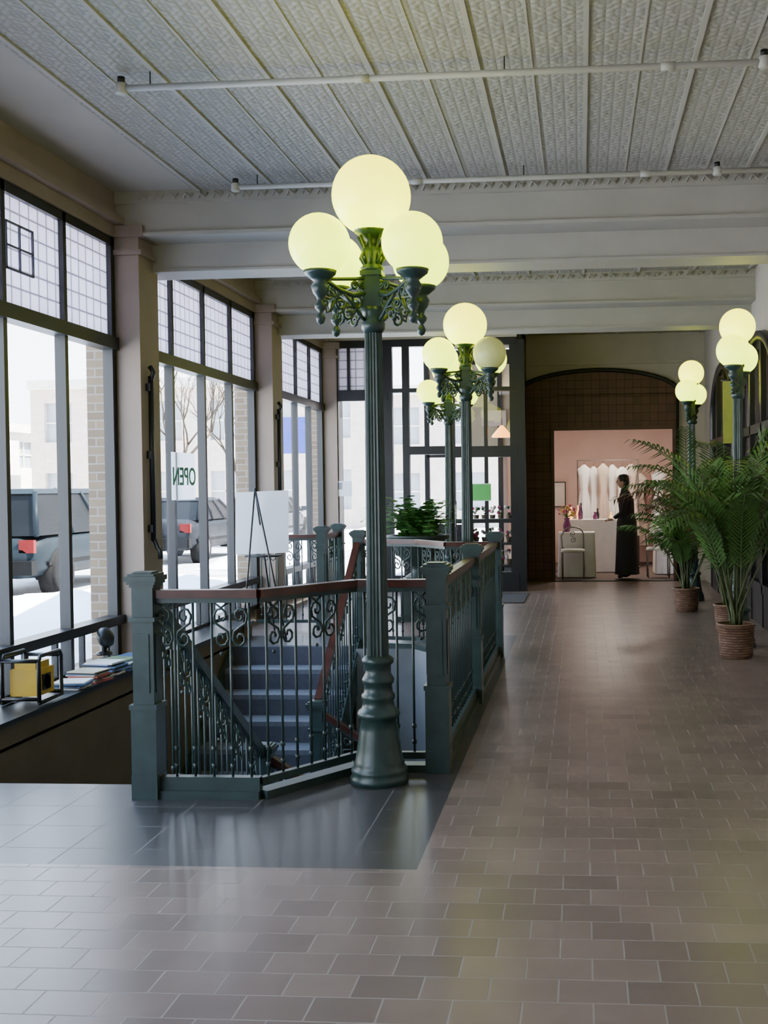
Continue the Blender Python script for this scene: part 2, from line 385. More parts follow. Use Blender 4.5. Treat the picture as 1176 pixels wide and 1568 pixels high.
N1=(-2.13,5.28); Pa=(-1.57,5.28); Pb=(-1.20,5.82); N2=(-.765,5.82); N2b=(-.765,7.72); N3=(-.765,9.82); Pc=(-1.20,9.82); Pd=(-1.55,10.34); N4=(-2.13,10.5)
for q in (N1,N2,N2b,N3,N4): newel(g,*q)
segs=((N1,Pa),(Pa,Pb),(Pb,N2),(N2,N2b),(N2b,N3),(N3,Pc),(Pc,Pd),(Pd,N4))
for k,(a,c) in enumerate(segs): 
    rail(g,a,c,kick=k in(0,3,4)); stringer_pad(g,a,c)
g.build('stair_guard_railing',[M_green,M_wood])
g=MB(); rail(g,(-2.13,5.36),(-2.13,7.2),-.02,-1.24,wood=False); newel(g,-2.13,7.24,-1.3)
g.build('stair_handrail',[M_green,M_wood])
g=MB(); rail(g,(-2.13,10.42),(-2.13,8.78),-.02,-1.20); newel(g,-2.13,8.74,-1.3)
rail(g,(-2.08,8.74),(-.85,8.74),-1.3,-2.1); rail(g,(-2.08,7.26),(-.85,7.26),-1.3,-2.1)
g.build('stair_handrail',[M_green,M_wood])
g=MB(); newel(g,-2.78,11.75); rail(g,(-3.50,11.75),(-2.78,11.75)); rail(g,(-2.78,11.75),(-2.78,12.5)); newel(g,-2.78,12.55)
g.build('landing_railing',[M_green,M_wood])

# ------------------------------------------------------------------ left window wall
cols=[-2.85,1.0,4.85,8.7,12.55,15.9]
ZT=3.54; ZTR=2.69; ZS=.49
w=MB()
w.box(XW-.28,XW+.05,-3.1,16.2,ZT,4.2,0)
w.box(XW-.28,XW-.02,-3.1,16.2,-.4,.14,2)
w.box(XW+.05,XW+.12,-3.1,15.9,ZT+.1,ZT+.16,1)
w.build('wall_left',[M_colm,M_colm,M_brown])
for k,y in enumerate(cols):
    c=MB()
    c.box(XW-.02,-3.52,y,y+.40,0,ZT+.02,0)
    c.box(XW-.02,-3.50,y-.015,y+.415,0,.16,1)
    c.box(XW-.02,-3.49,y-.02,y+.42,ZT-.14,ZT-.10,0)
    c.box(XW-.02,-3.47,y-.04,y+.44,ZT-.0,ZT+.09,0)
    c.box(XW-.22,XW-.06,y-.0,y+.40,-.4,4.2,2)
    c.build('trim_column',[M_colm,M_brown,M_brick])
    if k in (3,4):
        h=MB(); yc=y+.12
        h.tube([(-3.485,yc,1.10),(-3.485,yc,2.44)],.022,8,0)
        h.tube([(-3.485,yc,2.40),(-3.46,yc,2.47),(-3.49,yc,2.52)],.02,8,0)
        h.tube([(-3.485,yc,1.12),(-3.45,yc,1.04),(-3.43,yc,1.02),(-3.43,yc,.95)],.02,8,0)
        for z in (1.2,2.35,1.8): h.box(-3.518,-3.48,yc-.03,yc+.03,z-.03,z+.03,0)
        h.build('awning_crank',[M_black])
win=0
for k in range(len(cols)-1):
    y0=cols[k]+.40; y1=cols[k+1]; win+=1
    b=MB()
    fx0,fx1=XW-.05,XW+.03
    b.box(fx0,fx1,y0,y0+.07,.14,ZT,0); b.box(fx0,fx1,y1-.07,y1,.14,ZT,0)
    b.box(fx0,fx1,y0,y1,ZT-.07,ZT,0); b.box(fx0-.02,fx1+.03,y0,y1,ZTR-.05,ZTR+.05,0); b.box(fx0-.02,fx1+.04,y0,y1,ZS-.05,ZS+.02,0); b.box(fx0,fx1,y0,y1,.14,.19,0)
    npan=4
    for j in range(1,npan):
        yy=y0+(y1-y0)*j/npan; b.box(fx0,fx1,yy-.025,yy+.025,.14,ZT,0)
    for j in range(npan*2):
        yy=y0+(y1-y0)*(j+.5)/(npan*2)+.02; b.box(fx0+.02,fx1-.02,yy-.015,yy+.015,.19,ZS-.05,0)
    b.box(XW-.012,XW-.006,y0+.05,y1-.05,ZTR+.05,ZT-.07,1)
    b.add([(XW,y0+.05,.19),(XW,y1-.05,.19),(XW,y1-.05,ZTR-.05),(XW,y0+.05,ZTR-.05)],[(0,1,2,3)],2)
    if k==2:
        for a0,a1,z0,z1 in ((7.05,7.42,3.288,3.30),(7.05,7.42,2.98,2.992),(7.05,7.062,2.98,3.3),(7.408,7.42,2.98,3.3),(7.23,7.24,2.98,3.3),(7.05,7.42,3.135,3.145)):
            b.box(XW-.005,XW+.01,a0,a1,z0,z1,3)
    b.build('window_%d'%win,[M_black,M_frost,M_glass,M_riser])
led=MB()
led.box(XW+.04,-3.40,5.25,8.68,-.02,.13,1); led.box(XW+.04,-3.37,5.25,8.68,.13,.16,0)
led.box(XW+.04,-3.40,9.12,11.2,-.02,.13,1); led.box(XW+.04,-3.37,9.12,11.2,.13,.16,0)
led.build('trim_ledge',[M_black,M_brown])

# ------------------------------------------------------------------ ceiling, beams, ribs
cb=MB()
cb.box(XW-.28,2.3,-3.2,17.9,3.9,4.15,1)
x=-3.0
i=0
cb.box(-3.05,1.95,-3,17.6,3.893,3.9,0)
while x<1.95:
    wd=.014 if i%2==0 else .007
    cb.box(x-wd,x+wd,-3,17.6,3.880 if i%2==0 else 3.886,3.895,2); x+=.305; i+=1
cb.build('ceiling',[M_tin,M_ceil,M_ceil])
for k,yb in enumerate((8.7,12.55)):
    b=MB()
    b.box(XW,1.95,yb,yb+.42,3.56,3.95,0)
    b.box(XW,1.95,yb-.025,yb+.44,3.545,3.575,0)
    b.box(XW,1.95,yb+.30,yb+.62,3.33,3.55,0)
    b.box(XW,1.95,yb+.28,yb+.64,3.315,3.335,0)
    b.box(XW,1.95,yb-.03,yb+.01,3.80,3.91,0)
    xx=XW+.3
    while xx<1.95:
        b.tube([(xx-.04,yb-.035,3.83),(xx-.02,yb-.045,3.87),(xx+.02,yb-.045,3.83),(xx+.04,yb-.035,3.87)],.008,5,0); xx+=.12
    b.build('trim_beam',[M_ceil])
def pipe(y,x0):
    b=MB(); z=3.80
    b.tube([(x0,y,z),(1.93,y,z)],.019,10,0)
    for q in (x0+.01,x0+3.62):
        b.lathe([(.030,-.03),(.034,-.025),(.034,.025),(.030,.03)],12,0,Matrix.Translation((q,y,z)))
        b.tube([(q,y,z),(q,y,z+.05)],.014,8,0); b.tube([(q,y,z+.035),(q,y,z+.065)],.022,8,1)
    for q in (x0+.18,x0+2.2,x0+4.2): b.tube([(q,y,z),(q,y,3.89)],.004,5,1)
    for q in (x0+1.4,x0+3.1): b.lathe([(.024,-.04),(.024,.04)],10,0,Matrix.Translation((q,y,z))@Matrix.Rotation(math.pi/2,4,'Y'))
    b.build('sprinkler_pipe',[M_pipe,M_black])
pipe(6.2,-2.6); pipe(8.3,-2.6); pipe(11.6,-2.6); pipe(15.0,-2.6)
b=MB(); b.tube([(-2.6,9.4,3.62),(-2.55,12.4,3.62)],.03,8,0); b.build('trim_pipe',[M_pipe])

# ------------------------------------------------------------------ right wall, back wall, rear wall
b=MB()
b.box(1.95,2.25,-3.2,17.9,0,4.15,0); b.box(1.925,1.95,-3.0,10.8,0,.15,1)
b.build('wall_right',[M_wall,M_brown])
b=MB(); b.box(-4.1,2.3,-3.4,-3.1,0,4.15,0); b.build('wall_rear',[M_wall])
def arch_pts(cx,w,zs,zt,n=16):
    return [(cx-w/2*math.cos(math.pi*i/n),zs+(zt-zs)*math.sin(math.pi*i/n)) for i in range(n+1)]
def shopfront(yc,wd,zt):
    b=MB()
    pts=arch_pts(yc,wd,zt-.7,zt)
    full=[(yc-wd/2,.02)]+pts+[(yc+wd/2,.02)]
    b.add([(1.935,y,z) for y,z in full],[tuple(range(len(full)))],1)
    b.tube([(1.92,y,z) for y,z in full],.06,4,0)
    for k in range(1,3): b.box(1.88,1.94,yc-wd/2+k*wd/3-.035,yc-wd/2+k*wd/3+.035,0,zt-.1,0)
    for z in (.4,2.1): b.box(1.88,1.94,yc-wd/2,yc+wd/2,z-.05,z+.05,0)
    b.box(1.89,1.94,yc-wd/2,yc+wd/2,0,.4,0)
    return b
M_darkglass=mat('dark_shop_glass',(.03,.035,.035),.08,0,.4,2,c2=(.10,.06,.05))
shopfront(12.2,2.3,3.1).build('door_1',[M_black,M_darkglass],recalc=False)
shopfront(15.2,2.3,3.1).build('door_2',[M_black,M_darkglass],recalc=False)
M_ban=mat('banner_yellowgreen',(.45,.50,.08),.7,0,.1,6)
b=MB(); b.box(1.72,1.90,13.60,13.62,2.0,2.75,0); b.tube([(1.70,13.61,2.76),(1.95,13.61,2.76)],.012,6,1)
b.build('wall_banner',[M_ban,M_black])

YB=17.65
b=MB()
xo0,xo1,zo=-.44,1.46,2.41
b.box(-1.05,xo0,YB,YB+.2,0,4.1,0); b.box(xo1,2.0,YB,YB+.2,0,4.1,0); b.box(xo0,xo1,YB,YB+.2,zo,4.1,0)
b.box(-.85,1.95,YB-.05,YB,3.42,3.47,0)
b.build('wall_back',[M_wall])
b=MB()
arc=arch_pts(.27,2.55,2.95,3.33)
yy=YB-.06
b.box(-.85,xo0,yy,YB,0,2.95,0); b.box(xo1,1.50,yy,YB,0,2.95,0); b.box(xo0,xo1,yy,YB,zo,2.95,0)
v=[(x,yy,z) for x,z in arc]+[(1.545,yy,2.94),(-1.0,yy,2.94)]
b.add(v,[tuple(range(len(v)))],0)
b.tube([(x,yy-.01,z) for x,z in arc],.035,6,1)
b.tube([(1.52,yy,0),(1.52,yy,2.95)],.03,4,1)
for p,q in (((xo0,0),(xo0,zo)),((xo1,0),(xo1,zo)),((xo0,zo),(xo1,zo))): b.bar((p[0],yy-.01,p[1]),(q[0],yy-.01,q[1]),.05,.05,2)
b.box(xo0,xo1,YB-.1,YB+.1,0,.015,1)
b.build('door_3',[M_redtile,M_black,mat('door_casing',(.10,.045,.035),.5)],recalc=False)

# ------------------------------------------------------------------ entrance storefront (vestibule)
YS=16.0; X0=XW; X1=-.90
b=MB()
def sv(x,z0,z1,w=.06,m=0): b.box(x-w/2,x+w/2,YS-.05,YS+.05,z0,z1,m)
def sh(x0,x1,z,h=.08,m=0): b.box(x0,x1,YS-.06,YS+.06,z-h/2,z+h/2,m)
b.box(X0,X1,YS-.05,YS+.1,3.66,4.1,3)
sh(X0,X1,3.6,.1); sh(X0,-2.78,2.86,.16); sh(-2.78,X1,2.92,.06); sh(-2.5,-1.9,2.05,.12); sh(-1.9,X1,2.02,.16)
sh(X0,-2.5,.12,.24); sh(-1.9,X1,.14,.28); sh(-2.5,-1.9,.14,.28); sh(-2.5,X1,1.02,.06)
for x,w in ((X0+.05,.1),(-3.54,.06),(-3.05,.06),(-2.78,.13),(-2.52,.10),(-1.88,.14),(-1.36,.05),(X1+.0,.22)): sv(x,0,3.62,w)
for x in (-3.35,-2.9): sv(x,2.9,3.6,.04)
b.box(X1-.10,X1+.05,YS,YB,0,3.9,0)
b.add([(X0,YS,.2),(X1,YS,.2),(X1,YS,2.86),(X0,YS,2.86)],[(0,1,2,3)],1)
b.box(X0,-2.8,YS+.0,YS+.01,2.92,3.58,2)
b.tube([(-1.80,YS-.06,.9),(-1.80,YS-.12,.95),(-1.80,YS-.12,1.25),(-1.80,YS-.06,1.3)],.012,6,4)
b.build('door_4',[M_black,M_glass,M_frost,M_wall,M_metal])
M_gsign=mat('green_paper',(.10,.50,.12),.6,0,.05,5)
b=MB(); b.box(-1.58,-1.30,YS-.085,YS-.075,1.32,1.55,0); b.box(-1.59,-1.29,YS-.078,YS-.068,1.31,1.56,1); b.build('door_notice',[M_gsign,M_paper])
b=MB(); b.box(-3.58,-3.32,YS-.08,YS-.07,1.40,1.62,0); b.box(-3.56,-3.46,YS-.083,YS-.079,1.5,1.6,1); b.build('door_notice',[M_paper,M_greywall])
b=MB(); b.box(-2.0,-.75,14.3,15.6,0.001,.012,0); b.build('door_mat',[M_mat])
M_beige=mat('vestibule_beige',(.42,.36,.26),.7,0,.1,3)
b=MB()
for x in (-2.5,-1.9,-1.3,-.9): b.box(x-.04,x+.04,18.0,18.08,-.16,3.74,0)
b.box(-2.5,-.9,18.0,18.08,2.0,2.12,0); b.box(-2.5,-.9,18.0,18.08,-.16,.25,0); b.box(-2.5,-.9,18.0,18.08,3.5,3.74,0)
b.box(-1.86,-.94,18.02,18.06,2.12,3.5,1); b.box(-2.46,-1.94,18.02,18.06,2.9,3.5,1); b.box(-2.46,-1.94,18.02,18.05,.25,.9,0)
b.box(-1.6,-1.2,17.99,18.02,2.5,2.75,2)
b.build('door_5',[M_black,M_beige,M_redbrick])
b=MB()
for z in (.25,.6,.95): b.box(-1.75,-1.05,17.3,17.7,z,z+.03,0)
for x in (-1.74,-1.08): b.box(x,x+.03,17.3,17.7,-.15,.98,0)
for z in (.28,.63,.98):
    for q in range(5):
        x=-1.66+q*.13; b.lathe([(.0001,0),(.035,0),(.05,.09),(.0001,.09)],10,1,Matrix.Translation((x,17.5,z)))
        for _ in range(9): b.sphere((x+U(-.05,.05),17.5+U(-.05,.05),z+.1+U(0,.12)),U(.018,.03),2+int(U(0,2.99)),6,5)
b.build('flower_display_shelf',[M_black,M_brown,M_leaf2,mat('petal_magenta',(.6,.05,.2),.6),mat('petal_white',(.8,.75,.7),.6)])
b=MB(); b.box(-4.42,-3.95,17.7,18.2,-.16,2.95,0); b.box(-4.47,-3.90,17.65,18.25,2.95,3.1,1); b.build('brick_pier',[M_brick,M_stone])
b=MB(); b.box(-2.45,-.85,16.12,17.98,3.75,4.1,0); b.build('ceiling_vestibule',[M_ceil])
b=MB(); b.tube([(-1.2,17.0,3.75),(-1.2,17.0,2.45)],.006,5,0); b.lathe([(.02,2.45),(.04,2.43),(.15,2.30),(.16,2.27),(.0001,2.27)],18,1,Matrix.Translation((-1.2,17.0,0)))
b.build('pendant_light',[M_black,mat('amber_shade',(.9,.5,.2),.4,0,.1,5,emis=(1,.36,.05),es=5)])

# ------------------------------------------------------------------ shop beyond the doorway
b=MB()
b.box(-1.3,2.6,22.0,22.1,0,3.2,0); b.box(-1.3,-1.2,YB+.5,22.0,0,3.2,0); b.box(2.5,2.6,YB+.2,22.0,0,3.2,0)
b.build('wall_shop',[M_pink])
b=MB(); b.box(-1.3,2.6,YB+.2,22.1,3.0,3.1,0); b.build('ceiling_shop',[M_ceil])
b=MB(); b.box(-1.0,2.6,YB,22.1,-.05,-.001,0); b.build('floor_shop',[mat('shop_carpet',(.12,.085,.07),.9,0,.1,30)])
def cloth_table(x0,x1,y0,y1,h):
    b=MB(); b.box(x0,x1,y0,y1,h-.03,h,0)
    per=[];n=60
    for i in range(n):
        t=i/n*4; s=int(t); f=t-s
        c=[(x0,y0),(x1,y0),(x1,y1),(x0,y1),(x0,y0)]
        per.append((c[s][0]+(c[s+1][0]-c[s][0])*f,c[s][1]+(c[s+1][1]-c[s][1])*f))
    cx,cy=(x0+x1)/2,(y0+y1)/2
    vs=[];fs=[]
    for r,z in ((0,h),(.3,h*.6),(1,.01)):
        for i,(x,y) in enumerate(per):
            k=1+.05*r+.03*r*math.sin(i*2.1)
            vs.append((cx+(x-cx)*k,cy+(y-cy)*k,z))
    for q in range(2):
        for i in range(n): fs.append((q*n+i,q*n+(i+1)%n,(q+1)*n+(i+1)%n,(q+1)*n+i))
    b.add(vs,fs,0,True)
    return b
cloth_table(-.38,.22,18.3,18.9,.74).build('draped_table',[M_white])
cloth_table(-.25,.62,19.4,20.0,.92).build('draped_table',[M_white])
cloth_table(1.25,1.8,18.9,19.5,.80).build('draped_table',[M_white])
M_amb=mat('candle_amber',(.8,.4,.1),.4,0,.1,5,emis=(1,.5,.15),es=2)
M_purple=mat('purple_glass',(.25,.05,.20),.3,0,.2,5)
b=MB()
for q in range(11):
    x=U(-.2,.56); y=U(19.45,19.9); h=U(.08,.30); r=U(.02,.045)
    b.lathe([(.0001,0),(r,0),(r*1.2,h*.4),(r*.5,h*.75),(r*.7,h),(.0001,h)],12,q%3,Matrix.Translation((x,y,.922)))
b.build('tabletop_vases',[M_purple,M_amb,M_dark])
b=MB()
for q in range(26):
    a=U(0,6.28); e=U(.4,1.5); l=U(.1,.22)
    p=Vector((-.24,18.6,.98)); d=Vector((math.cos(a)*math.cos(e),math.sin(a)*math.cos(e),math.sin(e)))
    b.tube([p,p+d*l],.004,4,0); b.sphere(p+d*l,U(.015,.03),1+q%2,8,6)
b.lathe([(.0001,.745),(.05,.745),(.07,.84),(.04,.94),(.055,.98),(.0001,.98)],14,3,Matrix.Translation((-.24,18.6,0)))
b.build('flower_vase',[M_leaf2,mat('petal_yellow',(.8,.5,.1),.6),mat('petal_pink',(.7,.15,.25),.6),M_purple])
def chair(cx,cy):
    b=MB()
    for dx in (-.17,.17):
        b.tube([(cx+dx,cy+.16,0),(cx+dx,cy+.17,.45),(cx+dx*.9,cy+.17,.5)],.012,6,0)
        b.tube([(cx+dx,cy-.13,0),(cx+dx*1.05,cy-.13,.2),(cx+dx,cy-.13,.45)],.012,6,0)
    b.lathe([(.0001,.44),(.19,.44),(.2,.46),(.18,.49),(.0001,.49)],18,1,Matrix.Translation((cx,cy+.02,0)))
    b.tube([(cx-.17,cy+.17,.45),(cx-.19,cy+.18,.7)]+[(cx-.17*math.cos(k*math.pi/8),cy+.18,.72+.12*math.sin(k*math.pi/8)) for k in range(9)]+[(cx+.17,cy+.17,.45)],.012,6,0)
    b.tube([(cx+x,cy+.18,.68+y) for x,y in spiral_S(.05)],.008,5,0)
    b.build('scroll_chair',[M_metal,M_white])
chair(-.14,18.0); chair(1.25,18.35)
def dress(b,x,y,zt,ln,wd,m,ph):
    n=28; rows=[(0,.04,.03),(.03,.10,.05),(.06,.19,.06),(.18,.15,.07),(.36,.10,.06),(.5,.15,.10),(.75,.19,.15),(1,.23,.18)]
    vs=[];fs=[]
    for t,w,dp in rows:
        for i in range(n):
            a=2*math.pi*i/n; rip=1+.22*t*math.sin(a*6+ph)
            vs.append((x+wd*w*math.cos(a)*rip*.62,y+dp*wd*math.sin(a)*rip,zt-ln*t))
    for q in range(len(rows)-1):
        for i in range(n): fs.append((q*n+i,q*n+(i+1)%n,(q+1)*n+(i+1)%n,(q+1)*n+i))
    b.add(vs,fs,m,True)
    b.tube([(x-.12*wd,y,zt-.08),(x,y,zt+.0),(x+.12*wd,y,zt-.08)],.006,5,0)
    b.tube([(x,y,zt),(x,y,zt+.04),(x+.02,y,zt+.06),(x,y,zt+.08)],.004,5,0)
M_ivory=mat('dress_ivory',(.60,.48,.39),.7,0,.05,6); M_mauve=mat('dress_mauve',(.36,.18,.16),.7,0,.05,6)
def rack(yr,x0,x1,zr,n,sd,cols_):
    random.seed(sd); b=MB()
    b.tube([(x0,yr,0),(x0,yr,zr),(x1,yr,zr),(x1,yr,0)],.015,8,0)
    for x in (x0,x1): b.tube([(x,yr-.25,.02),(x,yr+.25,.02)],.015,6,0)
    for q in range(n):
        dress(b,x0+.12+q*(x1-x0-.24)/(n-1),yr+(.09 if q%2 else -.09),zr-.06-U(0,.08),U(1.0,1.5),U(.9,1.25),cols_[q%len(cols_)],q*1.3)
    b.build('dress_rack',[M_metal,M_white,M_ivory,M_mauve])
rack(20.6,-.06,1.05,1.98,6,3,[1,1,2,1,1,2]); rack(21.4,1.0,2.3,1.85,7,5,[2,3,1,2,3,1,1])
b=MB(); b.box(-.55,-.30,21.94,21.99,1.1,1.6,0); b.box(-.53,-.32,21.93,21.95,1.12,1.58,1); b.build('picture_frame',[M_black,M_redbrick])
b=MB()
for x in (0,1.3): b.lathe([(.0001,2.93),(.12,2.93),(.16,2.97),(.16,3.0)],18,0,Matrix.Translation((x,20.0,0)))
b.build('ceiling_light',[mat('shop_light_disc',(.9,.85,.75),.5,0,.02,3,emis=(1,.86,.68),es=14)])
def area(name,loc,size,e,col,rot=(0,0,0)):
    l=bpy.data.lights.new(name,'AREA'); l.energy=e; l.size=size; l.color=col
    o=bpy.data.objects.new(name,l); o.location=loc; o.rotation_euler=rot; COL.objects.link(o); return o
area('shop_ceiling_lamp',(.6,19.6,2.9),.8,70,(1,.86,.74))

# ------------------------------------------------------------------ person
def person(loc):
    root=empty('standing_woman',loc)
    V=[];E=[];Rr=[]
    def v(p,r,par=None):
        V.append(p);Rr.append(r if isinstance(r,tuple) else (r,r)); i=len(V)-1
        if par is not None: E.append((par,i))
        return i
    pel=v((0,0,.92),(.13,.15)); wa=v((-.01,0,1.08),(.10,.125),pel); ch=v((-.02,0,1.25),(.11,.15),wa); sh=v((-.03,0,1.36),(.08,.11),ch); nk=v((-.05,0,1.44),.048,sh); hd=v((-.06,0,1.5),.045,nk)
    for s in (-1,1):
        hp=v((0,s*.085,.88),.095,pel); kn=v((-.03+s*.03,s*.09,.48),.062,hp); an=v((.01+s*.05,s*.09,.09),.042,kn); to=v((-.12+s*.05,s*.10,.035),.035,an)
        sl=v((-.03,s*.155,1.34),.055,sh); el=v((-.06,s*.20,1.08),.042,sl); wr=v((-.22,s*.15,.98),.027,el)
    me=bpy.data.meshes.new('body'); me.from_pydata(V,E,[]); ob=bpy.data.objects.new('body',me); COL.objects.link(ob); ob.parent=root
    ob.modifiers.new('skin','SKIN'); 
    if not me.skin_vertices: me.skin_vertices.new()
    for i,r in enumerate(Rr): me.skin_vertices[0].data[i].radius=r
    me.skin_vertices[0].data[0].use_root=True
    ss=ob.modifiers.new('sub','SUBSURF'); ss.levels=2; ss.render_levels=2
    me.materials.append(M_dark)
    b=MB(); hc=Vector((-.075,0,1.575))
    prof=[(.0001,-.11),(.035,-.105),(.055,-.085),(.068,-.05),(.077,0),(.077,.04),(.065,.08),(.04,.102),(.0001,.11)]
    b.lathe(prof,20,0,Matrix.Translation(hc),True,0,1.12,.95)
    b.tube([hc+Vector((-.08,0,.015)),hc+Vector((-.098,0,-.015)),hc+Vector((-.085,0,-.025))],.010,6,0)
    for s in (-1,1):
        b.sphere(hc+Vector((-.078,s*.028,.008)),.009,1,8,6); b.sphere(hc+Vector((0,s*.075,-.01)),.018,0,8,6,1,.5,1.4)
    b.tube([hc+Vector((-.074,-.022,-.052)),hc+Vector((-.082,0,-.052)),hc+Vector((-.074,.022,-.052))],.005,5,2)
    b.build('head',[M_skin,M_dark,mat('lips',(.4,.1,.1),.5)],parent=root)
    b=MB()
    prof=[(.0001,-.02),(.06,-.02),(.083,.0),(.088,.04),(.076,.09),(.045,.118),(.0001,.124)]
    b.lathe(prof,20,0,Matrix.Translation(hc+Vector((.018,0,0))),True,0,1.08,1)
    b.lathe([(.0001,-.16),(.03,-.15),(.06,-.08),(.072,0),(.06,.05),(.0001,.07)],16,0,Matrix.Translation(hc+Vector((.045,0,-.01))))
    b.build('hair',[M_hair],parent=root)
    b=MB(); n=30; vs=[];fs=[]
    rows=[(1.30,.118,.155),(1.06,.125,.15),(.92,.16,.175),(.6,.175,.19),(.3,.185,.2),(.08,.195,.21)]
    for z,a,c in rows:
        for i in range(n):
            t=2*math.pi*i/n; k=1+.06*math.sin(t*6)*max(0,1-z)
            vs.append((a*math.cos(t)*k-.01,c*math.sin(t)*k,z))
    for q in range(len(rows)-1):
        for i in range(n): fs.append((q*n+i,q*n+(i+1)%n,(q+1)*n+(i+1)%n,(q+1)*n+i))
    b.add(vs,fs,0,True); b.build('skirt',[M_dark],parent=root)
    b=MB()
    for s in (-1,1):
        w0=Vector((-.235,s*.15,.975)); 
        b.sphere(w0+Vector((-.035,0,-.01)),.034,0,10,8,1.3,.88,.55)
        for f in range(4):
            o=w0+Vector((-.07,(-.027+f*.018),-.012)); L=(.055,.065,.06,.048)[f]
            b.tube([o,o+Vector((-L*.5,0,-.008)),o+Vector((-L*.85,0,-.03))],.0085,6,0,.006)
        o=w0+Vector((-.03,-s*.03,-.008)); b.tube([o,o+Vector((-.025,-s*.02,-.01)),o+Vector((-.05,-s*.022,-.02))],.010,6,0,.007)
    b.build('hands',[M_skin],parent=root)
person((.74,18.0,0))

# ------------------------------------------------------------------ palms
def palm(name,loc,H,nf,seed,pot_r,pot_h,dry=0,lf=1.0):
    random.seed(seed)
    root=empty(name,loc)
    b=MB()
    b.lathe([(.0001,0),(pot_r*.82,0),(pot_r*.9,.02),(pot_r*.97,pot_h*.5),(pot_r*1.0,pot_h*.9),(pot_r*1.08,pot_h*.93),(pot_r*1.08,pot_h),(pot_r*.95,pot_h),(pot_r*.93,pot_h*.9),(.0001,pot_h*.9)],36,0)
    b.build('wicker_pot',[M_wicker],parent=root)
    b=MB(); b.lathe([(.0001,pot_h*.88),(pot_r*.93,pot_h*.9),(.0001,pot_h*.94)],18,0); b.build('soil',[M_soil],parent=root)
    b=MB(); lim=1.86-loc[0]
    for f in range(nf):
        az=f*2.399+U(-.3,.3); ln=H*U(.75,1.22); el=U(1.18,1.54)
        if math.cos(az)<-.2: ln*=lf
        base=Vector((U(-.05,.05),U(-.05,.05),pot_h*.88)); lm_=0 if f>=dry else 2
        h=Vector((math.cos(az),math.sin(az),0)); pts=[]; p=base.copy(); n=20; droop=U(1.2,2.1)
        for i in range(n+1):
            pts.append(p.copy()); t=i/n
            e=el-.22*t-droop*max(0,t-.35)**1.4*1.6
            p=p+(h*math.cos(e)+Vector((0,0,math.sin(e))))*ln/n
            p.x=min(p.x,lim-.02)
        b.tube(pts,.010,5,1,.003)
        side=Vector((-h.y,h.x,0))
        for i in range(7,n+1):
            for sub in (0,.5):
                if i==n and sub: continue
                q=pts[i] if not sub else (pts[i]+pts[min(i+1,n)])/2
                tg=(pts[min(i+1,n)]-pts[i-1]).normalized(); t=(i+sub)/n
                L=.32*H/1.6*math.sin(math.pi*min(1,(t-.3)*1.15+.15))**.6 if t<.97 else .14
                for s in (-1,1):
                    d=(side*s*.75+tg*.75+Vector((0,0,.05))).normalized()
                    L2=L*U(.85,1.1); wv=tg.cross(d).cross(d).normalized()*.011
                    a=q; m1=q+d*L2*.5; e2=q+d*L2*.92+Vector((0,0,-.38*L2))
                    P5=[a-wv*.4,a+wv*.4,m1+wv,m1-wv,e2]
                    for pp in P5: pp.x=min(pp.x,lim+.04)
                    b.add(P5,[(0,1,2,3),(3,2,4)],lm_,False)
    b.build('fronds',[M_leaf,M_stem,M_leafr],parent=root,recalc=False)
    return root
palm('potted_palm',(1.33,9.75,0),1.95,26,5,.155,.30,2,.85)
palm('potted_palm',(1.24,13.35,0),1.85,26,9,.15,.28,0,.6)
palm('potted_palm',(1.50,11.5,0),2.15,24,15,.15,.28,2,.8)

# urn planter with fern
random.seed(21)
root=empty('fern_planter',(-1.86,12.55,0))
b=MB()
b.box(-.22,.22,-.22,.22,0,.06,0); b.box(-.18,.18,-.18,.18,.06,.42,0); b.box(-.22,.22,-.22,.22,.42,.47,0)
b.lathe([(.0001,.47),(.14,.47),(.15,.50),(.07,.55),(.07,.60),(.16,.66),(.27,.78),(.30,.90),(.36,.94),(.37,.97),(.30,.97),(.28,.9),(.0001,.9)],28,0)
b.build('urn',[M_urn],parent=root)
b=MB()
for f in range(130):
    az=U(0,6.28); h=Vector((math.cos(az),math.sin(az),0)); el=U(.8,1.55); ln=U(.40,.72); p=Vector((U(-.15,.15),U(-.15,.15),.9)); pts=[]; n=8
    for i in range(n+1):
        pts.append(p.copy()); e=el-1.8*(i/n)**1.7; p=p+(h*math.cos(e)+Vector((0,0,math.sin(e))))*ln/n
    b.tube(pts,.004,4,0,.002); side=Vector((-h.y,h.x,0))
    for i in range(1,n+1):
        for s in (-1,1):
            q=pts[i]; L=.085*(1-.5*i/n); d=(side*s+Vector((0,0,-.1))); wv=(pts[i]-pts[i-1]).normalized()*.018
            b.add([q-wv,q+wv,q+d*L*.7+wv*.8,q+d*L,q+d*L*.7-wv*.8],[(0,1,2,3,4)],0)
b.build('foliage',[M_leaf2],parent=root,recalc=False)

# ------------------------------------------------------------------ easel with board
b=MB()
ex,ey=-3.22,10.95
tp=Vector((ex-.05,ey,1.52))
Mx=Matrix.Translation((ex,ey+.04,.86))@Matrix.Rotation(math.radians(-10),4,'X')@Matrix.Rotation(math.radians(-2),4,'Y')
b.add([Mx@Vector(p) for p in ((-.275,0,0),(.275,0,0),(.275,0,.64),(-.275,0,.64))],[(0,1,2,3)],0)
b.tube([tp,(ex-.15,ey-.18,0)],.009,6,1); b.tube([tp,(ex+.30,ey-.18,0)],.009,6,1); b.tube([tp,(ex+.02,ey+.40,0)],.009,6,1)
b.tube([(ex-.14,ey-.08,.84),(ex+.2,ey-.08,.84)],.008,6,1); b.box(ex-.14,ex+.2,ey-.08,ey+.06,.835,.85,1)
b.build('easel_sign',[M_backlit,M_black])

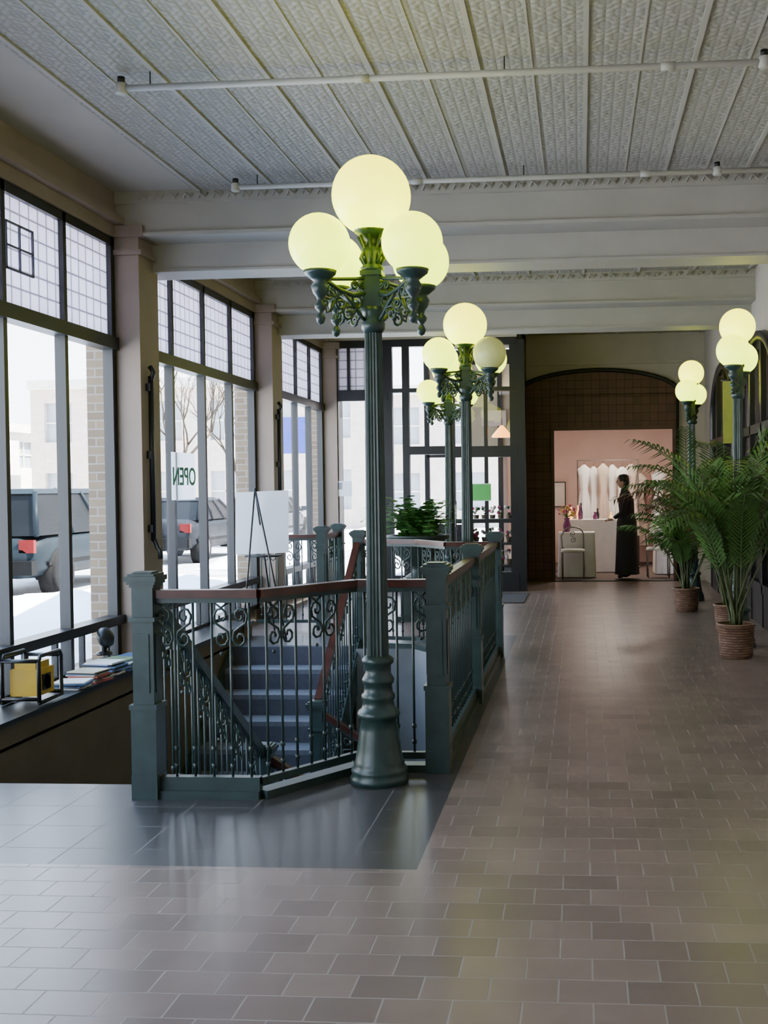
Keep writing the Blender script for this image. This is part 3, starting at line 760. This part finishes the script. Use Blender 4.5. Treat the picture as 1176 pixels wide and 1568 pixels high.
b=MB(); b.add([(-3.708,9.83,1.42),(-3.708,10.45,1.42),(-3.708,10.45,1.86),(-3.708,9.83,1.86)],[(0,1,2,3)],0); so=b.build('open_sign',[M_backlit])
cu=bpy.data.curves.new('open_text','FONT'); cu.body='OPEN'; cu.size=.235; cu.extrude=.002; cu.align_x='CENTER'; cu.align_y='CENTER'; cu.offset=.003
to=bpy.data.objects.new('letters',cu); COL.objects.link(to); to.parent=so
to.matrix_world=Matrix(((0,0,1,-3.700),(-1,0,0,10.14),(0,1,0,1.63),(0,0,0,1)))
cu.materials.append(mat('sign_green',(.06,.30,.19),.6))

# ------------------------------------------------------------------ things on the ledge
M_yel=mat('yellow_plastic',(.70,.44,.03),.4,0,.08,8)
b=MB()
x0,y0,z0=-3.53,6.86,.162
b.box(x0-.09,x0+.09,y0-.11,y0+.11,z0+.05,z0+.22,0); b.box(x0-.07,x0+.07,y0-.09,y0+.09,z0+.22,z0+.26,0)
b.box(x0-.1,x0+.1,y0-.05,y0+.05,z0+.08,z0+.18,1)
b.lathe([(.03,-.1),(.045,-.1),(.045,.0)],14,1,Matrix.Translation((x0+.1,y0,z0+.13))@Matrix.Rotation(math.pi/2,4,'Y'))
for sx in (-.12,.12):
    b.tube([(x0+sx,y0-.15,z0+.02),(x0+sx,y0-.15,z0+.28),(x0+sx,y0-.13,z0+.31),(x0+sx,y0+.13,z0+.31),(x0+sx,y0+.15,z0+.28),(x0+sx,y0+.15,z0+.02),(x0+sx,y0-.15,z0+.015)],.013,8,1)
for yy_,zz in ((-.15,.28),(.15,.28),(-.15,.04),(.15,.04)): b.tube([(x0-.12,y0+yy_,z0+zz),(x0+.12,y0+yy_,z0+zz)],.013,8,1)
b.build('work_light',[M_yel,M_black])
random.seed(4)
b=MB()
mats=[M_paper,mat('mag_blue',(.15,.25,.5),.4),mat('mag_green',(.35,.5,.3),.4),mat('mag_red',(.5,.12,.1),.4),mat('mag_cream',(.7,.65,.5),.5),M_black]
for s,(yy_,nn) in enumerate(((7.35,6),(7.62,9),(7.9,11),(8.15,9),(8.42,6))):
    z=.161
    for q in range(nn):
        h=U(.005,.013); Mx=Matrix.Translation((-3.50+U(-.02,.02),yy_,z))@Matrix.Rotation(U(-.25,.25),4,'Z')
        b.box(-.11,.11,-.10,.10,0,h,int(U(0,5.99)) if q<nn-1 else (0,4,0,2,1)[s],Mx); z+=h
b.build('magazine_stack',mats)
b=MB(); b.lathe([(.0001,0),(.06,0),(.055,.02),(.02,.03),(.02,.06)],16,0,Matrix.Translation((-3.60,8.1,.275)))
Mx=Matrix.Translation((-3.60,8.1,.40))@Matrix.Rotation(math.radians(70),4,'Y')
b.lathe([(.0001,-.02),(.07,-.02),(.08,.0),(.075,.04),(.03,.07),(.0001,.07)],18,0,Mx)
b.build('desk_fan',[M_black])

# ------------------------------------------------------------------ exterior
b=MB(); b.box(-60,XW-.29,-30,80,-.25,-.15,0); b.box(XW-.29,20,22.3,80,-.25,-.15,0); b.box(XW-.29,-1.35,16.3,22.3,-.25,-.15,0)
b.build('street_ground',[M_asphalt])
b=MB(); b.box(-5.15,XW-.30,-20,17.5,-.149,-.06,0); b.build('sidewalk',[mat('concrete',(.75,.75,.76),.9,0,.1,4,.1)])
def snow(name,x0,x1,y0,y1,h,seed):
    random.seed(seed); nx,ny=14,int((y1-y0)*3); vs=[];fs=[]
    ph=[U(0,6.28) for _ in range(6)]
    for j in range(ny+1):
        for i in range(nx+1):
            s=i/nx; t=j/ny; y=y0+(y1-y0)*t; x=x0+(x1-x0)*s
            e=math.sin(math.pi*s)**.6*min(1,min(t,1-t)*12)
            z=-.14+h*e*(.6+.25*math.sin(y*1.3+ph[0])+.2*math.sin(y*3.1+x*2+ph[1])+.1*math.sin(x*7+y*5+ph[2]))+U(0,.04)*e
            vs.append((x,y,max(-.14,z)))
    for j in range(ny):
        for i in range(nx):
            a=j*(nx+1)+i; fs.append((a,a+1,a+nx+2,a+nx+1))
    b=MB(); b.add(vs,fs,0,True); b.build(name,[M_snow],recalc=False)
snow('snow_bank',-8.1,-5.2,-6,20,.34,3); snow('snow_bank',-8.1,-6.3,22.5,42,.34,8); snow('snow_bank',-16,-13.5,0,42,.6,5)

def car(name,loc,body,L=4.6,W=1.85,H=1.72,suv=True,rot=0):
    b=MB(); hw=W/2
    hood=.98 if suv else .85; 
    st=[(0,.45,.80,.84),(.08,.30,.95,.92),(.5,.28,1.02,.98),(1.2,.28,1.03,1.0),(2.6,.28,1.04,1.0),(3.3,.28,1.02,1.0),(3.5,.28,hood,.99),(4.2,.28,hood-.10,.96),(4.5,.35,hood-.22,.90),(4.6,.45,.62,.84)]
    n=14; vs=[];fs=[]
    for (y,zb,zt,wf) in st:
        y=y/4.6*L
        cz=(zb+zt)/2; hh=(zt-zb)/2
        for k in range(n):
            a=2*math.pi*k/n+math.pi/n
            c,s=math.cos(a),math.sin(a)
            ex=.45
            vs.append((hw*wf*math.copysign(abs(c)**ex,c),y-L/2,cz+hh*math.copysign(abs(s)**ex,s)))
    for i in range(len(st)-1):
        for k in range(n): fs.append((i*n+k,i*n+(k+1)%n,(i+1)*n+(k+1)%n,(i+1)*n+k))
    fs.append(tuple(range(n))); fs.append(tuple((len(st)-1)*n+k for k in range(n)))
    b.add(vs,fs,0,True)
    y0,y1=(.12,3.45) if suv else (.6,3.4)
    t0,t1=(.40,2.65) if suv else (1.2,2.5)
    y0,y1,t0,t1=[q/4.6*L-L/2 for q in (y0,y1,t0,t1)]
    zb=.98; wb=hw*.93; wt=hw*.76
    gv=[(-wb,y0,zb),(wb,y0,zb),(wb,y1,zb),(-wb,y1,zb),(-wt,t0,H-.06),(wt,t0,H-.06),(wt,t1,H-.06),(-wt,t1,H-.06)]
    b.add(gv,[(0,1,5,4),(1,2,6,5),(2,3,7,6),(3,0,4,7),(4,5,6,7)],1)
    rv=[(-wt-.03,t0-.05,H-.08),(wt+.03,t0-.05,H-.08),(wt+.03,t1+.03,H-.08),(-wt-.03,t1+.03,H-.08),(-wt+.08,t0+.1,H),(wt-.08,t0+.1,H),(wt-.08,t1-.1,H),(-wt+.08,t1-.1,H)]
    b.add(rv,[(0,1,2,3),(4,5,6,7),(0,1,5,4),(1,2,6,5),(2,3,7,6),(3,0,4,7)],0,False)
    for s in (-1,1):
        b.tube([(s*wb,y0,zb),(s*wt,t0,H-.06)],.05,5,0); b.tube([(s*wb,y1,zb),(s*wt,t1,H-.06)],.04,5,0)
        for f in (.35,.66): 
            b.tube([(s*wb,y0+(y1-y0)*f,zb),(s*wt,t0+(t1-t0)*f,H-.06)],.04,5,0)
        b.box(s*hw*.82-.12,s*hw*.82+.12,-L/2-.0,-L/2+.08,.72,.92,3); b.box(s*hw*.78-.14,s*hw*.78+.14,L/2-.12,L/2-.02,.6,.74,4)
        b.box(s*(hw+.08)-.09,s*(hw+.08)+.09,y1-.35,y1-.2,1.0,1.14,0)
        b.box(s*hw-.02*s-.02,s*hw-.02*s+.02,-L/2+.4,L/2-.5,.5,.56,2)
        for yy in (-L/2+.85,L/2-.95):
            Mw=Matrix.Translation((s*(hw-.1),yy,.36))@Matrix.Rotation(math.pi/2,4,'Y')
            b.lathe([(.0001,-.115),(.42,-.115),(.42,.09),(.0001,.09)],20,2,Mw)
            b.lathe([(.0001,-.13),(.3,-.13),(.36,-.09),(.36,.13),(.3,.14),(.22,.14),(.0001,.12)],20,2,Mw)
            b.lathe([(.0001,-.14),(.22,-.14),(.22,.145),(.12,.15),(.0001,.15)],14,5,Mw)
    b.box(-hw*.95,hw*.95,-L/2-.08,-L/2+.1,.38,.6,2); b.box(-hw*.95,hw*.95,L/2-.1,L/2+.06,.32,.5,2)
    o=b.build(name,[body,mat('car_glass',(.006,.007,.008),.35,0,.2,2,spec=.06),mat('tyre_black',(.004,.004,.004),.8,0,.1,9,spec=.1),mat('tail_red',(.12,.004,.004),.4,spec=.1),mat('headlight',(.3,.3,.3),.2),mat('wheel_rim',(.05,.05,.055),.5,0,.1,5,spec=.2)])
    o.location=loc; o.rotation_euler=(0,0,rot); return o
car('parked_suv',(-9.35,19.0,-.15),mat('car_paint_bluegrey',(.006,.010,.013),.5,0,.05,3,spec=.08),4.9,1.9,1.72)
car('parked_car',(-9.6,26.5,-.15),mat('car_paint_dark',(.006,.007,.009),.5,0,.05,3,spec=.08),4.6,1.85,1.5,False)
car('parked_car',(-9.8,34,-.15),mat('car_paint_silver',(.04,.045,.05),.5,0,.05,3,spec=.1),4.6,1.85,1.5,False)

def facade(name,x,y0,y1,h,m,axis='X',cols_=5,rows=3):
    b=MB()
    def bx(a0,a1,d0,d1,z0,z1,mm):
        if axis=='X': b.box(x-d1,x-d0,a0,a1,z0,z1,mm)
        else: b.box(a0,a1,x+d0,x+d1,z0,z1,mm)
    bx(y0,y1,.3,4,-.15,h,0)
    cw=(y1-y0)/cols_; rh=h/rows
    for c in range(cols_+1): 
        a=y0+c*cw; bx(max(y0,a-cw*.25),min(y1,a+cw*.25),0,.31,-.15,h,0)
    for r in range(rows+1):
        z=r*rh; bx(y0,y1,.01,.31,max(-.15,z-rh*.22),min(h,z+rh*.22),0)
    for c in range(cols_):
        for r in range(rows):
            a=y0+(c+.5)*cw; z=(r+.5)*rh; bx(a-cw*.27,a+cw*.27,.24,.29,z-rh*.3,z+rh*.3,1); bx(a-.04,a+.04,.18,.25,z-rh*.3,z+rh*.3,2)
            bx(a-cw*.27,a+cw*.27,.18,.25,z-.03,z+.03,2)
    bx(y0,y1,-.25,.3,h-.1,h+.3,2)
    b.build(name,[m,mat('far_window',(.30,.34,.38),.3,0,.1,2),M_stone])
facade('street_building',-26,-10,20,4.6,M_stone,cols_=9,rows=2)
facade('street_building',-26,20.2,34,5.6,M_redbrick,cols_=5,rows=2)
facade('street_building',-26,34.2,52,4.4,M_stone,cols_=6,rows=2)
facade('street_building',46,-23.5,-9,6,M_redbrick,'Y',6,2)
facade('street_building',46,-8.8,8,5.5,M_redbrick,'Y',6,2)

def tree(name,loc,H,seed):
    random.seed(seed); b=MB()
    def br(p,d,l,r,dep):
        pts=[p]; q=p
        for i in range(3):
            d=(d+Vector((U(-.15,.15),U(-.15,.15),U(-.02,.12)))).normalized(); q=q+d*l/3; pts.append(q)
        b.tube(pts,r,5,0,r*.6)
        if dep>0:
            for k in range(3 if dep>2 else 2+(R()>.5)):
                nd=(d+Vector((U(-.8,.8),U(-.8,.8),U(-.1,.5)))).normalized(); br(q if k else pts[2],nd,l*U(.6,.8),r*.55,dep-1)
    br(Vector((0,0,0)),Vector((0,0,1)),H*.33,.10,5)
    o=b.build(name,[mat('bark',(.05,.04,.03),.9,0,.2,10,spec=.1)]); o.location=loc
tree('bare_tree',(-11.9,31,-.15),7,2); tree('bare_tree',(-12.5,40,-.15),7,11)
def pole(name,loc,h):
    b=MB(); b.tube([(0,0,0),(0,0,h)],.05,8,0); b.box(-.02,.02,-.25,.25,h-.9,h-.3,1); b.tube([(0,0,h),(0,.0,h+.05)],.07,8,0)
    o=b.build(name,[M_metal,mat('sign_face_green',(.05,.3,.15),.4)]); o.location=loc
pole('street_sign',(-6.15,21.2,-.15),3.0)
M_blue=mat('banner_blue',(.015,.05,.40),.6)
b=MB(); b.tube([(-5.75,21,-.15),(-5.75,21,3.2)],.04,8,1); b.box(-5.72,-5.25,20.98,21.0,2.2,2.9,0); b.build('street_banner',[M_blue,M_metal])
def pedestrian(loc,rot):
    root=empty('pedestrian',loc); root.rotation_euler=(0,0,rot)
    V=[];E=[];Rr=[]
    def v(p,r,par=None):
        V.append(p);Rr.append(r if isinstance(r,tuple) else (r,r)); i=len(V)-1
        if par is not None: E.append((par,i))
        return i
    pel=v((0,0,.95),(.15,.13)); ch=v((0,0,1.28),(.17,.13),pel); sh=v((0,0,1.42),(.13,.09),ch); nk=v((0,0,1.52),.055,sh)
    for s in (-1,1):
        hp=v((s*.09,0,.9),.10,pel); kn=v((s*.1,s*.10,.5),.07,hp); an=v((s*.1,s*.22,.1),.05,kn); v((s*.1,s*.22-.12,.04),.04,an)
        sl=v((s*.19,0,1.38),.06,sh); el=v((s*.23,-s*.08,1.12),.05,sl); wr=v((s*.22,-s*.2,.92),.035,el); v((s*.22,-s*.26,.86),.03,wr)
    me=bpy.data.meshes.new('body'); me.from_pydata(V,E,[]); ob=bpy.data.objects.new('body',me); COL.objects.link(ob); ob.parent=root
    ob.modifiers.new('skin','SKIN')
    if not me.skin_vertices: me.skin_vertices.new()
    for i,r in enumerate(Rr): me.skin_vertices[0].data[i].radius=r
    me.skin_vertices[0].data[0].use_root=True
    ss=ob.modifiers.new('sub','SUBSURF'); ss.levels=2; ss.render_levels=2
    me.materials.append(mat('coat',(.03,.03,.045),.8))
    b=MB(); b.sphere((0,0,1.65),.095,0,16,12,.9,1,1.2); b.sphere((0,.02,1.67),.1,1,16,12,.95,1,1.15); b.tube([(0,-.09,1.65),(0,-.115,1.63)],.012,5,0)
    b.build('head',[M_skin,M_hair],parent=root)
pedestrian((-13.0,26.6,-.15),.3)

# ------------------------------------------------------------------ world + sun
wd=bpy.data.worlds.new('sky'); bpy.context.scene.world=wd; wd.use_nodes=True
N=wd.node_tree.nodes; L=wd.node_tree.links; bg=N['Background']
tc=N.new('ShaderNodeTexCoord'); sp=N.new('ShaderNodeSeparateXYZ'); L.new(tc.outputs['Generated'],sp.inputs[0])
rp=N.new('ShaderNodeValToRGB'); rp.color_ramp.elements[0].position=.0; rp.color_ramp.elements[0].color=(.90,.95,1,1); rp.color_ramp.elements[1].position=.7; rp.color_ramp.elements[1].color=(.45,.66,1,1)
L.new(sp.outputs[2],rp.inputs['Fac']); L.new(rp.outputs['Color'],bg.inputs['Color']); bg.inputs['Strength'].default_value=9.5
sl=bpy.data.lights.new('sun','SUN'); sl.energy=70; sl.angle=.01; sl.color=(1,.96,.90)
so=bpy.data.objects.new('sun',sl); COL.objects.link(so)
so.rotation_euler=Vector((-.56,-.03,-.82)).to_track_quat('-Z','Y').to_euler()

# ------------------------------------------------------------------ camera
cam=bpy.data.cameras.new('camera'); co=bpy.data.objects.new('camera',cam); COL.objects.link(co)
cam.sensor_width=36; cam.lens=36*1700/1568; cam.shift_x=-169/1568; cam.clip_start=.05; cam.clip_end=300
yaw=.0781; pitch=-.022; roll=.012
f=Vector((-math.sin(yaw)*math.cos(pitch),math.cos(yaw)*math.cos(pitch),math.sin(pitch)))
r=f.cross(Vector((0,0,1))).normalized(); u=r.cross(f)
u2=(u*math.cos(roll)+r*math.sin(roll)); r2=(r*math.cos(roll)-u*math.sin(roll))
Mc=Matrix(((r2.x,u2.x,-f.x,0),(r2.y,u2.y,-f.y,0),(r2.z,u2.z,-f.z,1.5),(0,0,0,1)))
co.matrix_world=Mc
bpy.context.scene.camera=co
